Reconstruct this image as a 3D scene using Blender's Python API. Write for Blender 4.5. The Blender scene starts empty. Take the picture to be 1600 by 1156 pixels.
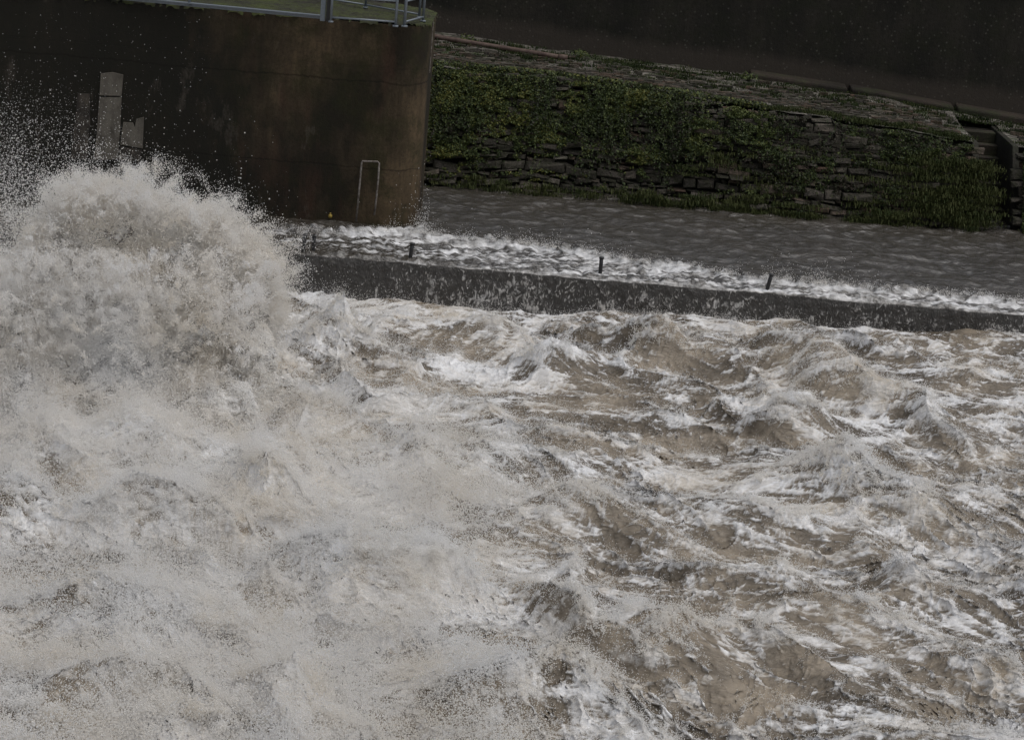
import bpy, math, random
import numpy as np
from mathutils import Vector

# ------------------------------------------------------------------ camera
SC = bpy.context.scene
F, ROLL, PITCH = 3609.0, 0.085, math.radians(15.0)
CAM = np.array([0.0, 0.0, 12.0])
fwd = np.array([0, math.cos(PITCH), -math.sin(PITCH)])
rt0 = np.array([1.0, 0, 0]); up0 = np.cross(rt0, fwd)
rt = rt0*math.cos(ROLL) + up0*math.sin(ROLL)
up = -rt0*math.sin(ROLL) + up0*math.cos(ROLL)
from mathutils import Matrix
cam_d = bpy.data.cameras.new('camera'); cam = bpy.data.objects.new('camera', cam_d)
SC.collection.objects.link(cam)
m = Matrix.Identity(4)
for i in range(3):
    m[i][0] = rt[i]; m[i][1] = up[i]; m[i][2] = -fwd[i]; m[i][3] = CAM[i]
cam.matrix_world = m
cam_d.sensor_width = 36; cam_d.lens = 36*F/1600; cam_d.clip_end = 2000; cam_d.clip_start = 0.5
SC.camera = cam

# ------------------------------------------------------------------ world, sun, exposure
SUN_EL, SUN_AZ = math.radians(68), math.radians(112)
w = bpy.data.worlds.new('World'); SC.world = w; w.use_nodes = True
nt = w.node_tree; bg = nt.nodes['Background']
sky = nt.nodes.new('ShaderNodeTexSky'); sky.sky_type = 'NISHITA'; sky.sun_disc = False
sky.sun_elevation = SUN_EL; sky.sun_rotation = SUN_AZ
sky.dust_density = 4.0; sky.air_density = 1.0; sky.ozone_density = 1.0
hs = nt.nodes.new('ShaderNodeHueSaturation'); hs.inputs['Saturation'].default_value = 0.42
nt.links.new(sky.outputs[0], hs.inputs['Color']); nt.links.new(hs.outputs[0], bg.inputs[0])
bg.inputs[1].default_value = 0.10
sd = bpy.data.lights.new('sun', 'SUN'); sd.energy = 1.1; sd.angle = math.radians(50); sd.color = (1, 0.995, 0.985)
so = bpy.data.objects.new('sun', sd); SC.collection.objects.link(so)
dx, dy, dz = math.sin(SUN_AZ)*math.cos(SUN_EL), math.cos(SUN_AZ)*math.cos(SUN_EL), math.sin(SUN_EL)
so.rotation_euler = Vector((dx, dy, dz)).to_track_quat('Z', 'Y').to_euler()
vs = SC.view_settings; vs.view_transform = 'Standard'; vs.look = 'None'; vs.gamma = 1; vs.exposure = -0.05
vs.use_curve_mapping = False

# ------------------------------------------------------------------ helpers
rng = np.random.default_rng(7); random.seed(7)
def ray(px, py):
    d = fwd + (px-800)/F*rt - (py-578)/F*up
    return d
def at(px, py, z):
    d = ray(px, py); t = (z-CAM[2])/d[2]; return CAM + d*t
def atY(px, py, Y):
    d = ray(px, py); t = Y/d[1]; return CAM + d*t

_p = np.random.default_rng(11).permutation(256); PERM = np.concatenate([_p, _p, _p]).astype(np.int32)
_g = np.random.default_rng(5).normal(size=(256, 3)); GR = (_g/np.linalg.norm(_g, axis=1)[:, None]).astype(np.float32)
_a = np.arange(256)*2*np.pi/256; GR2 = np.stack([np.cos(_a), np.sin(_a)], 1).astype(np.float32)
def n2(x, y, seed=0):
    x = np.asarray(x, np.float64)+seed*17.31; y = np.asarray(y, np.float64)+seed*9.77
    xi = np.floor(x).astype(np.int64); yi = np.floor(y).astype(np.int64)
    xf = (x-xi).astype(np.float32); yf = (y-yi).astype(np.float32)
    xi &= 255; yi &= 255
    u = xf*xf*xf*(xf*(xf*6-15)+10); v = yf*yf*yf*(yf*(yf*6-15)+10)
    def c(i, j):
        h = PERM[(PERM[(xi+i) & 255]+yi+j) & 511]
        g = GR2[h]; return g[..., 0]*(xf-i)+g[..., 1]*(yf-j)
    a = c(0, 0); b = c(1, 0); d = c(0, 1); e = c(1, 1)
    return 1.5*((a+u*(b-a))*(1-v)+(d+u*(e-d))*v)
def n3(x, y, z, seed=0):
    x = x+seed*13.7; y = y+seed*7.1; z = z+seed*3.3
    xi = np.floor(x).astype(np.int64); yi = np.floor(y).astype(np.int64); zi = np.floor(z).astype(np.int64)
    xf = (x-xi).astype(np.float32); yf = (y-yi).astype(np.float32); zf = (z-zi).astype(np.float32)
    xi &= 255; yi &= 255; zi &= 255
    u = xf*xf*(3-2*xf); v = yf*yf*(3-2*yf); w_ = zf*zf*(3-2*zf)
    def c(i, j, k):
        h = PERM[(PERM[(PERM[(xi+i) & 255]+yi+j) & 511]+zi+k) & 511]
        g = GR[h & 255]; return g[..., 0]*(xf-i)+g[..., 1]*(yf-j)+g[..., 2]*(zf-k)
    def l(a, b, t): return a+t*(b-a)
    return 1.4*l(l(l(c(0,0,0), c(1,0,0), u), l(c(0,1,0), c(1,1,0), u), v),
             l(l(c(0,0,1), c(1,0,1), u), l(c(0,1,1), c(1,1,1), u), v), w_)
def fbm2(x, y, o=4, seed=0):
    s = 0; a = 1; 
    for i in range(o): s = s+a*n2(x*2**i, y*2**i, seed+i); a *= .5
    return s
def sst(a, b, x):
    t = np.clip((x-a)/(b-a), 0, 1); return t*t*(3-2*t)

def tag(o, label=None, cat=None, group=None, kind=None):
    if label: o['label'] = label
    if cat: o['category'] = cat
    if group: o['group'] = group
    if kind: o['kind'] = kind
    return o
def npmesh(name, V, Fc, mat=None, parent=None, smooth=False, attrs=None):
    me = bpy.data.meshes.new(name)
    V = np.asarray(V, np.float32); Fc = np.asarray(Fc, np.int32)
    k = Fc.shape[1]
    me.vertices.add(len(V)); me.vertices.foreach_set('co', V.ravel())
    me.loops.add(Fc.size); me.loops.foreach_set('vertex_index', Fc.ravel())
    me.polygons.add(len(Fc)); me.polygons.foreach_set('loop_start', np.arange(0, Fc.size, k, dtype=np.int32))
    me.update(calc_edges=True)
    me.polygons.foreach_set('use_smooth', np.full(len(Fc), smooth))
    for an, (dom, arr) in (attrs or {}).items():
        a = me.attributes.new(an, 'FLOAT', dom); a.data.foreach_set('value', np.asarray(arr, np.float32).ravel())
    o = bpy.data.objects.new(name, me); SC.collection.objects.link(o)
    if mat: me.materials.append(mat)
    if parent: o.parent = parent
    return o
def grid_faces(nr, nc):
    i = np.arange((nr-1)*(nc-1)); r = i//(nc-1); c = i % (nc-1); a = r*nc+c
    return np.stack([a, a+1, a+nc+1, a+nc], 1)
def empty(name, loc=(0, 0, 0)):
    o = bpy.data.objects.new(name, None); SC.collection.objects.link(o); o.location = loc; return o
class MB:
    def __init__(s): s.v = []; s.f = []
    def quadhull(s, pts):          # 8 corner points: bottom 4 then top 4
        b = len(s.v); s.v += [tuple(p) for p in pts]
        for q in ((3,2,1,0),(4,5,6,7),(0,1,5,4),(1,2,6,5),(2,3,7,6),(3,0,4,7)): s.f.append(tuple(b+i for i in q))
    def box(s, x0, x1, y0, y1, z0, z1):
        s.quadhull([(x0,y0,z0),(x1,y0,z0),(x1,y1,z0),(x0,y1,z0),(x0,y0,z1),(x1,y0,z1),(x1,y1,z1),(x0,y1,z1)])
    def tube(s, pts, r, n=10, r2=None):
        pts = [Vector(p) for p in pts]; b = len(s.v); N = len(pts)
        for i, p in enumerate(pts):
            t = (pts[min(i+1, N-1)]-pts[max(i-1, 0)]).normalized()
            a = t.orthogonal() if abs(t.z) > .9 else t.cross(Vector((0, 0, 1)))
            a.normalize(); c = t.cross(a); rr = r if r2 is None else r+(r2-r)*i/(N-1)
            for k in range(n):
                q = p+(a*math.cos(2*math.pi*k/n)+c*math.sin(2*math.pi*k/n))*rr; s.v.append(tuple(q))
        for i in range(N-1):
            for k in range(n):
                s.f.append((b+i*n+k, b+i*n+(k+1) % n, b+(i+1)*n+(k+1) % n, b+(i+1)*n+k))
        s.f.append(tuple(b+k for k in range(n))[::-1]); s.f.append(tuple(b+(N-1)*n+k for k in range(n)))
    def build(s, name, mat, parent=None, smooth=False, bevel=0, loc=None):
        me = bpy.data.meshes.new(name); me.from_pydata(s.v, [], s.f); me.update()
        o = bpy.data.objects.new(name, me); SC.collection.objects.link(o); me.materials.append(mat)
        if parent is not None:
            o.parent = parent
            pl = parent.location
            if pl.length > 0: me.transform(Matrix.Translation(-pl))
        elif loc is not None:
            me.transform(Matrix.Translation(-Vector(loc))); o.location = loc
        if smooth: me.polygons.foreach_set('use_smooth', [len(p.vertices) == 4 for p in me.polygons])
        if bevel:
            md = o.modifiers.new('bevel', 'BEVEL'); md.width = bevel; md.segments = 2; md.limit_method = 'ANGLE'
        return o

# ------------------------------------------------------------------ materials
class NT:
    def __init__(s, name):
        s.m = bpy.data.materials.new(name); s.m.use_nodes = True; s.t = s.m.node_tree
        s.b = s.t.nodes['Principled BSDF']; s.out = s.t.nodes['Material Output']
    def n(s, typ, **kw):
        nd = s.t.nodes.new(typ)
        for k, v in kw.items(): setattr(nd, k, v)
        return nd
    def l(s, a, b): s.t.links.new(a, b)
    def geo(s):
        g = s.n('ShaderNodeNewGeometry'); return g.outputs['Position']
    def mapped(s, scale=(1,1,1), rot=(0,0,0), vec=None):
        mp = s.n('ShaderNodeMapping'); mp.inputs['Scale'].default_value = scale; mp.inputs['Rotation'].default_value = rot
        s.l(vec or s.geo(), mp.inputs['Vector']); return mp.outputs[0]
    def noise(s, sc, det=5, rough=.55, vec=None, dist=0, typ='FBM'):
        nd = s.n('ShaderNodeTexNoise'); nd.inputs['Scale'].default_value = sc; nd.inputs['Detail'].default_value = det
        nd.inputs['Roughness'].default_value = rough; nd.inputs['Distortion'].default_value = dist
        s.l(vec or s.geo(), nd.inputs['Vector']); return nd.outputs[0]
    def ramp(s, fac, pts):
        r = s.n('ShaderNodeValToRGB'); e = r.color_ramp.elements
        while len(e) < len(pts): e.new(.5)
        for i, (p, c) in enumerate(pts):
            e[i].position = p; e[i].color = (c, c, c, 1) if not isinstance(c, tuple) else (*c, 1)
        s.l(fac, r.inputs[0]); return r.outputs[0]
    def mix(s, fac, a, b, bt='MIX'):
        x = s.n('ShaderNodeMix', data_type='RGBA', blend_type=bt)
        for inp, v in ((x.inputs[0], fac), (x.inputs[6], a), (x.inputs[7], b)):
            if isinstance(v, (int, float)): inp.default_value = v
            elif isinstance(v, tuple): inp.default_value = (*v, 1)
            else: s.l(v, inp)
        return x.outputs[2]
    def math(s, op, a, b=0.0, clamp=False):
        x = s.n('ShaderNodeMath', operation=op); x.use_clamp = clamp
        for i, v in enumerate((a, b)):
            if isinstance(v, (int, float)): x.inputs[i].default_value = v
            else: s.l(v, x.inputs[i])
        return x.outputs[0]
    def attr(s, name):
        a = s.n('ShaderNodeAttribute'); a.attribute_name = name; return a.outputs['Fac']
    def bump(s, h, st, dist):
        b = s.n('ShaderNodeBump'); b.inputs['Strength'].default_value = st; b.inputs['Distance'].default_value = dist
        s.l(h, b.inputs['Height']); s.l(b.outputs[0], s.b.inputs['Normal'])
    def set(s, col=None, rough=None, metal=None, spec=None):
        for k, v in (('Base Color', col), ('Roughness', rough), ('Metallic', metal), ('Specular IOR Level', spec)):
            if v is None: continue
            if isinstance(v, tuple): s.b.inputs[k].default_value = (*v, 1)
            elif isinstance(v, (int, float)): s.b.inputs[k].default_value = v
            else: s.l(v, s.b.inputs[k])
        return s.m

def water_mat(name, still=False, rm=.36, mz=.9, dark=(.085, .068, .048), tan=(.335, .280, .210), white=(.84, .84, .845), rot=0.0, sx=.45, flat=1.0, r0=.14):
    t = NT(name)
    f = t.attr('foam'); tn = t.attr('tan')
    v1 = t.mapped((sx, 1, mz), (0, 0, rot))
    fine = t.noise(7, 9, .72, v1, 1.0)
    def ridged(sc, vec, dist):
        nd = t.n('ShaderNodeTexNoise'); nd.noise_type = 'RIDGED_MULTIFRACTAL'; nd.normalize = True
        nd.inputs['Scale'].default_value = sc; nd.inputs['Detail'].default_value = 6; nd.inputs['Roughness'].default_value = .62
        nd.inputs['Distortion'].default_value = dist; t.l(vec, nd.inputs['Vector']); return nd.outputs[0]
    rd = ridged(5.0, v1, 1.1); rd2 = ridged(11, t.mapped((sx*1.3, 1, mz*1.1), (0, 0, rot+.3)), .6)
    s_ = t.math('MULTIPLY', t.math('SUBTRACT', fine, .5), 1.5*flat)
    s2 = t.math('ADD', t.math('MULTIPLY', t.math('SUBTRACT', rd, rm), 1.15*flat), t.math('MULTIPLY', t.math('SUBTRACT', rd2, rm), 1.05*flat))
    fm = t.math('ADD', t.math('ADD', f, s_), s2)
    fac = t.ramp(fm, [(.20, 0.0), (.40, .32), (.62, .80), (.85, 1.0)])
    tn = t.math('MULTIPLY', tn, t.ramp(t.noise(2.2, 6, .7, v1, .5), [(.32, .5), (.60, 1.)]))
    wh = t.mix(tn, white, (.53, .47, .385))
    dk = t.mix(tn, dark, tan)
    col = t.mix(fac, dk, wh)
    rgh = t.ramp(fac, [(0, r0), (.35, .40), (1, .75)])
    h = t.math('ADD', t.math('MULTIPLY', fine, .045*flat), t.math('ADD', t.math('MULTIPLY', rd, .05*flat), t.math('MULTIPLY', rd2, .030*flat)))
    if still: h = t.math('ADD', t.math('MULTIPLY', t.noise(4.2, 5, .65, t.mapped((.75, 1, 1))), .09), t.math('MULTIPLY', fine, .012))
    t.bump(h, .85, 1.0)
    return t.set(col, rgh, spec=.5)

def concrete_mat(name, base, dark, moss, moss_amt, rust=None, speck=0, band=None, wet=None):
    t = NT(name)
    v = t.geo(); st = t.mapped((1, 1, .12))
    a = t.noise(.55, 6, .6, t.mapped((1, 1, .6))); b = t.noise(3.2, 6, .7, st); c = t.noise(14, 6, .7)
    col = t.mix(t.ramp(a, [(.40, 0.), (.58, 1.)]), dark, base)
    col = t.mix(t.math('MULTIPLY', t.ramp(b, [(.42, 0.), (.7, 1.)]), .65), col, dark)
    mo = t.math('MULTIPLY', t.ramp(t.noise(1.3, 7, .7), [(.46, 0.), (.62, 1.)]), moss_amt)
    col = t.mix(mo, col, moss)
    if rust:
        ru = t.math('MULTIPLY', t.ramp(t.noise(.9, 5, .65, t.mapped((1.3, 1, .35), (0, 0, 1))), [(.52, 0.), (.68, 1.)]), .7)
        col = t.mix(ru, col, rust)
    col = t.mix(t.math('MULTIPLY', t.ramp(c, [(.3, 1.), (.55, 0.)]), .5), col, tuple(x*.45 for x in dark))
    if wet is not None:
        sx_ = t.n('ShaderNodeSeparateXYZ'); t.l(v, sx_.inputs[0])
        wob = t.math('ADD', t.math('ADD', sx_.outputs[0], t.math('MULTIPLY', sx_.outputs[2], .35)), t.math('MULTIPLY', t.math('SUBTRACT', t.noise(.8, 6, .7, t.mapped((1, 1, .5))), .5), 9))
        mk = t.n('ShaderNodeMapRange'); mk.inputs[1].default_value = wet[0]; mk.inputs[2].default_value = wet[1]; t.l(wob, mk.inputs[0])
        col = t.mix(t.math('SUBTRACT', .93, t.math('MULTIPLY', mk.outputs[0], .93)), col, (.013, .0125, .009))
        pl = t.ramp(t.noise(1.1, 8, .75, t.mapped((1.2, 1, .55))), [(.60, 0.), (.70, .5)])
        col = t.mix(pl, col, (.12, .10, .08))
    if band:
        zz = t.n('ShaderNodeSeparateXYZ'); t.l(v, zz.inputs[0])
        for (z0, wd) in band:
            wob = t.math('ADD', zz.outputs[2], t.math('MULTIPLY', t.noise(1.4, 5, .7), .25))
            d = t.math('ABSOLUTE', t.math('SUBTRACT', wob, z0))
            col = t.mix(t.math('MULTIPLY', t.ramp(t.math('DIVIDE', d, wd), [(.3, 1.), (1., 0.)]), .55), col, tuple(x*.35 for x in dark))
    if speck:
        vo = t.n('ShaderNodeTexVoronoi', voronoi_dimensions='2D'); vo.inputs['Scale'].default_value = 4.2
        s1 = t.n('ShaderNodeSeparateXYZ'); t.l(v, s1.inputs[0]); cb = t.n('ShaderNodeCombineXYZ'); t.l(s1.outputs[0], cb.inputs[0]); t.l(s1.outputs[2], cb.inputs[1]); t.l(cb.outputs[0], vo.inputs['Vector'])
        sp = t.math('MULTIPLY', t.ramp(t.math('ADD', vo.outputs['Distance'], t.math('MULTIPLY', c, .10)), [(.08, 1.), (.19, 0.)]), t.ramp(t.noise(1.7, 5, .7), [(.42, 0.), (.60, 1.)]))
        zs = t.n('ShaderNodeSeparateXYZ'); t.l(v, zs.inputs[0]); lo = t.ramp(t.math('SUBTRACT', t.math('MULTIPLY', t.math('ADD', zs.outputs[2], t.math('MULTIPLY', zs.outputs[0], .055)), .2), t.math('MULTIPLY', t.noise(1.2, 5, .6, t.mapped((1, 1, .3))), .12)), [(.84, .7), (.90, 0.)])
        col = t.mix(lo, col, (.062, .050, .040))
        col = t.mix(t.math('MULTIPLY', sp, speck), col, (.34, .32, .27))
    t.bump(t.math('ADD', t.math('MULTIPLY', b, .04), t.math('MULTIPLY', c, .03)), .9, .6)
    return t.set(col, .85, spec=.25)

M = {}
M['river'] = water_mat('river_water', rot=-.5)
M['body'] = water_mat('wave_foam', flat=.75, white=(.86, .86, .86), tan=(.5, .45, .38))
M['upper'] = water_mat('upper_water', still=True, rm=.42, dark=(.052, .046, .038), tan=(.09, .075, .055), rot=0.0, sx=.35, flat=.55, r0=.06); M['upper'].node_tree.nodes['Principled BSDF'].inputs['Specular IOR Level'].default_value = .95
M['pier'] = concrete_mat('pier_concrete', (.125, .088, .050), (.022, .017, .010), (.026, .027, .009), .7, rust=(.070, .034, .022), wet=(-6.4, -3.2), band=[(4.55, .03), (2.55, .025)])
M['farwall'] = concrete_mat('far_wall_concrete', (.034, .030, .023), (.016, .015, .012), (.020, .022, .011), .5, speck=.20)
M['kerb'] = concrete_mat('kerb_stone', (.050, .038, .029), (.022, .018, .014), (.03, .045, .012), .4)
M['weir'] = concrete_mat('weir_concrete', (.05, .045, .036), (.02, .018, .014), (.02, .03, .01), .4)
t = NT('moss'); M['moss'] = t.set(t.mix(t.ramp(t.noise(2.2, 9, .75), [(.40, 0.), (.60, 1.)]), (.022, .019, .012), (.052, .064, .012)), .95); t.bump(t.noise(30, 4, .7), .9, .05)
t = NT('patch_mortar'); M['patch'] = t.set(t.mix(t.ramp(t.noise(5, 7, .7, t.mapped((1, 1, .5))), [(.3, 0.), (.6, 1.)]), (.05, .043, .033), (.145, .13, .105)), .9); t.bump(t.noise(22, 5, .7), .6, .03)
t = NT('patch_mortar_worn'); M['patch2'] = t.set(t.mix(t.ramp(t.noise(6, 7, .75, t.mapped((1, 1, .5))), [(.4, 0.), (.65, 1.)]), (.022, .018, .014), (.075, .062, .047)), .9); t.bump(t.noise(22, 5, .7), .6, .03)
t = NT('galvanised_steel'); M['galv'] = t.set(t.mix(t.noise(20, 4, .6), (.14, .16, .18), (.26, .29, .32)), .5, .4)
t = NT('painted_pale_tube'); M['pale'] = t.set(t.mix(t.ramp(t.noise(14, 5, .7), [(.4, 0.), (.6, 1.)]), (.09, .07, .055), (.26, .235, .21)), .6)
t = NT('dark_wet_steel'); M['dark'] = t.set(t.mix(t.noise(14, 5, .7), (.010, .010, .011), (.035, .033, .033)), .4)
t = NT('rusty_brown_pipe'); M['pipe'] = t.set(t.mix(t.ramp(t.noise(4, 6, .7), [(.4, 0.), (.62, 1.)]), (.06, .032, .024), (.115, .078, .058)), .7)
t = NT('yellow_plastic'); M['yellow'] = t.set(t.mix(t.noise(20), (.25, .17, .03), (.36, .26, .04)), .5)
t = NT('foam_droplets')
dc = t.mix(t.ramp(t.noise(.8, 4, .6), [(.38, 0.), (.62, 1.)]), (.90, .895, .885), (.865, .83, .77))
df = t.n('ShaderNodeBsdfDiffuse'); tr = t.n('ShaderNodeBsdfTranslucent'); mx = t.n('ShaderNodeMixShader'); mx.inputs[0].default_value = .55
t.l(dc, df.inputs[0]); t.l(dc, tr.inputs[0]); t.l(df.outputs[0], mx.inputs[1]); t.l(tr.outputs[0], mx.inputs[2])
gl = t.n('ShaderNodeBsdfGlossy'); gl.inputs['Roughness'].default_value = .25; mx2 = t.n('ShaderNodeMixShader'); mx2.inputs[0].default_value = .05
t.l(mx.outputs[0], mx2.inputs[1]); t.l(gl.outputs[0], mx2.inputs[2]); t.l(mx2.outputs[0], t.out.inputs[0]); t.t.nodes.remove(t.b); M['drop'] = t.m
t = NT('leaves'); tt = t.attr('tint')
M['leaf'] = t.set(t.ramp(tt, [(0, (.026, .018, .010)), (.18, (.014, .018, .007)), (.45, (.036, .054, .014)), (.8, (.082, .100, .024)), (1, (.14, .13, .025))]), .6, spec=.3)
t = NT('grass_blades'); tt = t.attr('tint')
M['grass'] = t.set(t.ramp(tt, [(0, (.012, .018, .006)), (.5, (.026, .040, .010)), (1, (.060, .068, .022))]), .7, spec=.2)
t = NT('bank_stone'); tt = t.attr('tint')
c_ = t.ramp(tt, [(0, (.034, .029, .025)), (.35, (.075, .065, .055)), (.6, (.125, .108, .090)), (.8, (.115, .072, .052)), (1, (.20, .18, .15))])
c_ = t.mix(t.ramp(t.noise(5, 6, .7), [(.4, 0.), (.6, .8)]), c_, (.026, .028, .014)); t.bump(t.noise(14, 6, .7), .9, .08)
M['stone'] = t.set(c_, .85, spec=.2)
t = NT('mortar_soil'); M['soil'] = t.set(t.mix(t.noise(5, 5), (.014, .012, .009), (.035, .03, .02)), .95)
t = NT('paving')
vo = t.n('ShaderNodeTexVoronoi', feature='DISTANCE_TO_EDGE'); vo.inputs['Scale'].default_value = 4.5; vm = t.mapped((.6, 1.0, 1)); t.l(vm, vo.inputs['Vector'])
vc = t.n('ShaderNodeTexVoronoi'); vc.inputs['Scale'].default_value = 4.5; t.l(vm, vc.inputs['Vector'])
cc = t.mix(vc.outputs['Color'], (.070, .060, .050), (.21, .19, .165)); 
cc = t.mix(t.ramp(vo.outputs['Distance'], [(.02, 1.), (.10, 0.)]), cc, (.020, .020, .012))
cc = t.mix(t.ramp(t.noise(1.1, 6, .7), [(.50, 0.), (.60, .85)]), cc, (.028, .042, .010))
t.bump(t.math('ADD', vo.outputs['Distance'], t.math('MULTIPLY', t.noise(14, 4), .3)), 1.0, .12); M['paving'] = t.set(cc, .6, spec=.4)
t = NT('far_ground'); M['ground'] = t.set(t.mix(t.noise(.6, 6), (.03, .05, .012), (.06, .07, .03)), .95)

M['fall'] = water_mat('falling_water', rot=.2, dark=(.034, .031, .027), tan=(.075, .068, .060), white=(.52, .52, .52), sx=1.5, mz=.95, flat=1.1, r0=.3)
# ------------------------------------------------------------------ levels
Z_UP = 1.12                       # upper pool
Y_LIP, Y_PIER, Y_BANK, Y_WALL = 49.75, 52.5, 60.0, 64.6
def bank_top(x): return np.interp(x, [-12, -2.5, .2, 2.7, 6, 9.5, 11.5, 30], [3.90, 3.84, 3.83, 3.72, 3.46, 3.26, 3.06, 2.3])
def path_back(x): return np.interp(x, [-12, -2.9, .5, 2.8, 6, 10, 13.7, 30], [4.4, 4.20, 4.0, 3.87, 3.75, 3.50, 3.08, 2.3])

# ------------------------------------------------------------------ river below the weir
def bump_list():
    L = []
    # px, py on the water, length along, width across, height, world angle, foam
    for px, py, a, b, h, ang, fo in [
        (1020, 530, 1.0, .45, .75, -.75, .2), (1120, 560, 1.2, .5, .35, -.9, .1),
        (1290, 580, 1.9, .75, .80, -.95, -.15), (1430, 660, 2.0, .6, .35, -.8, 0),
        (1250, 650, .7, .5, .55, .2, .35), (1310, 735, 1.5, .85, .75, -.35, -.1), (1180, 800, 1.6, .45, .40, -.1, .4),
        (1400, 800, 1.5, .5, .35, -.5, .35),
        (880, 560, .9, .5, .45, .3, .1), (760, 520, 1.0, .4, .30, 0, .3), (520, 520, .7, .5, .75, -.3, .15), (500, 640, 1.0, .55, .45, -.8, -.4),
        (590, 560, 1.0, .35, .3, -1.0, .2), (960, 810, 1.0, .45, .45, -.35, -.05), (900, 790, .8, .4, .3, -.1, 0),
        (850, 930, 1.3, .40, .45, -.9, -.3), (1040, 985, 1.3, .42, .50, -.9, -.3), (960, 1010, 1.6, .35, .40, -.35, -.4),
        (1180, 1010, 1.2, .4, .3, -.7, -.1), (1340, 960, 1.5, .4, .3, -.4, -.25), (1480, 920, 1.3, .4, .28, -.3, 0),
        (880, 1060, 1.2, .4, .45, .3, -.1), (1230, 900, 1.2, .4, .28, -.6, .3), (1100, 880, .9, .3, .3, -.5, .1),
        (720, 700, 1.2, .5, .35, .1, .3), (1500, 1020, 1.4, .5, .35, -.4, .2), (1130, 690, 1.0, .4, -.35, 0, -.5),
        # banks of foam under the big splash
        (200, 690, 3.0, 1.2, .7, .1, .7), (420, 760, 1.3, .6, .5, -.2, .6), (60, 780, 1.5, .6, .4, 0, .3), (250, 800, 1.1, .5, .5, .2, .6), (560, 880, 1.0, .5, .5, -.4, .7), (300, 960, 1.2, .45, .45, .3, .5),
        (680, 890, .9, .4, .45, -.8, .7), (700, 1060, .9, .4, .4, -.6, .4), (480, 1080, 1.0, .4, .45, .5, .5), (200, 1080, 1.2, .5, .5, -.3, .5), (140, 930, 1.1, .4, .4, .2, .4),
        (90, 890, 1.0, .4, -.45, 0, -.9), (330, 860, .8, .35, -.4, .3, -.8), (500, 960, .9, .35, -.4, -.5, -.8), (180, 880, .6, .3, -.3, .6, -.6), (60, 1010, .8, .3, -.3, 0, -.7), (640, 980, .6, .3, -.3, -.6, -.6)]:
        p = at(px, py, h*.6 if h > 0 else 0); L.append((p[0], p[1], a, b, h, ang, fo))
    return L
BUMPS = bump_list()
def river(X, Y):
    # domain warp
    wx = .55*n2(X*.45, Y*.45, 1)+.22*n2(X*1.1, Y*1.1, 2); wy = .55*n2(X*.45, Y*.45, 3)+.22*n2(X*1.1, Y*1.1, 4)
    x = X+wx; y = Y+wy
    H = np.zeros_like(X); FO = np.zeros_like(X)
    for (bx, by, a, b, h, ang, fo) in BUMPS:
        c, s = math.cos(ang), math.sin(ang)
        xx = x-wx*.35; yy = y-wy*.35
        u = ((xx-bx)*c+(yy-by)*s)/a; v = (-(xx-bx)*s+(yy-by)*c)/b
        r2 = u*u+v*v
        g = np.exp(-r2); H += 1.25*h*g; FO += fo*np.exp(-r2*.8)
    calm = 1-.50*sst(9, 15, X+(Y-40)*.15)                          # calmer right of the hydraulic jump
    amp = (.72+.35*n2(X*.3, Y*.3, 30)+.40*sst(1, -4, X+(Y-36)*.15))*calm
    leftness = sst(3.0, -4.0, X+(Y-36)*.15)
    mf = np.zeros_like(X); wgt = np.ones_like(X); S = []
    for k in range(8):
        lam = 2.6*.54**k; st = 1.9-.10*k; an = -.55+.18*((k*37) % 5-2)+.25*(k > 3)*n2(X*.4, Y*.4, 35)
        ca, sa = np.cos(an), np.sin(an)
        u = x*ca+y*sa; v = -x*sa+y*ca
        wq = .30*lam
        u = u+wq*n2(x/lam*.9, y/lam*.9, 120+k); v = v+wq*n2(x/lam*.9, y/lam*.9, 130+k)
        sg = np.clip(1-np.abs(n2(u/(lam*st), v/lam, 21+k))*1.7, 0, 1)**2
        S.append(sg*wgt if k < 2 else sg*(.35+.65*wgt)); mf += S[-1]*lam*(.115 if k < 2 else .150 if k < 4 else .135)
        wgt = np.clip(sg*1.8, .12, 1)
    H += amp*(mf-.32)
    cov = .62*n2(x/3.0+.3*y, y/1.5, 40)+.42*n2(x/1.1, y/.55, 41)+.22*n2(x/.45, y/.2, 42)
    foam = .74+cov*.60+.42*(S[2]-.25)+.34*(S[3]-.25)+.30*(S[4]-.25)+.26*(S[5]-.2)+.15*(S[6]-.2)+FO*.55+.40*leftness+.12*calm
    xr, yr = X+.35*wx-6, Y+.35*wy-40                              # streaks drawn out along the current
    an = -.40-.030*np.clip(xr+4, -6, 10)+.35*n2(X*.16, Y*.16, 47)
    uu = xr*np.cos(an)-yr*np.sin(an)*-1; vv2 = -xr*np.sin(an)+yr*np.cos(an)
    uu = xr*np.cos(an)+yr*np.sin(an)
    st1 = n2(uu/1.1, vv2/.17, 56); st2 = n2(uu/.5+.3*n2(x*3, y*3, 46), vv2/.085, 58); st3 = n2(uu/2.6, vv2/.42, 59)
    rib = np.clip(1-np.abs(n2(uu/2.2, vv2/.30, 48))*3.2, 0, 1); rib2 = np.clip(1-np.abs(n2(uu/1.0, vv2/.14, 49))*3.2, 0, 1)
    foam -= .28*leftness*sst(.05, .45, n2(x/1.6, y/.8, 45)+.4*n2(x/.6, y/.3, 43))
    foam += .26*st1+.22*st2+.34*st3+.40*(rib-.28)+.26*(rib2-.28)
    H += amp*(.022*st1+.012*st2+.05*st3+.055*rib+.022*rib2)+amp*np.clip(foam, 0, 1)*.020*n2(x/.11, y/.07, 54)
    tan = .42+.60*n2(x/1.7, y/1.2, 60)+.30*n2(x/.6, y/.4, 61)-.45*(S[4]-.25)-.35*(S[5]-.2)+.30*(FO < -.05)
    tan += .30*sst(.1, .6, H)*sst(.9, .3, foam)
    return H, foam, np.clip(tan, 0, 1)

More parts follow.
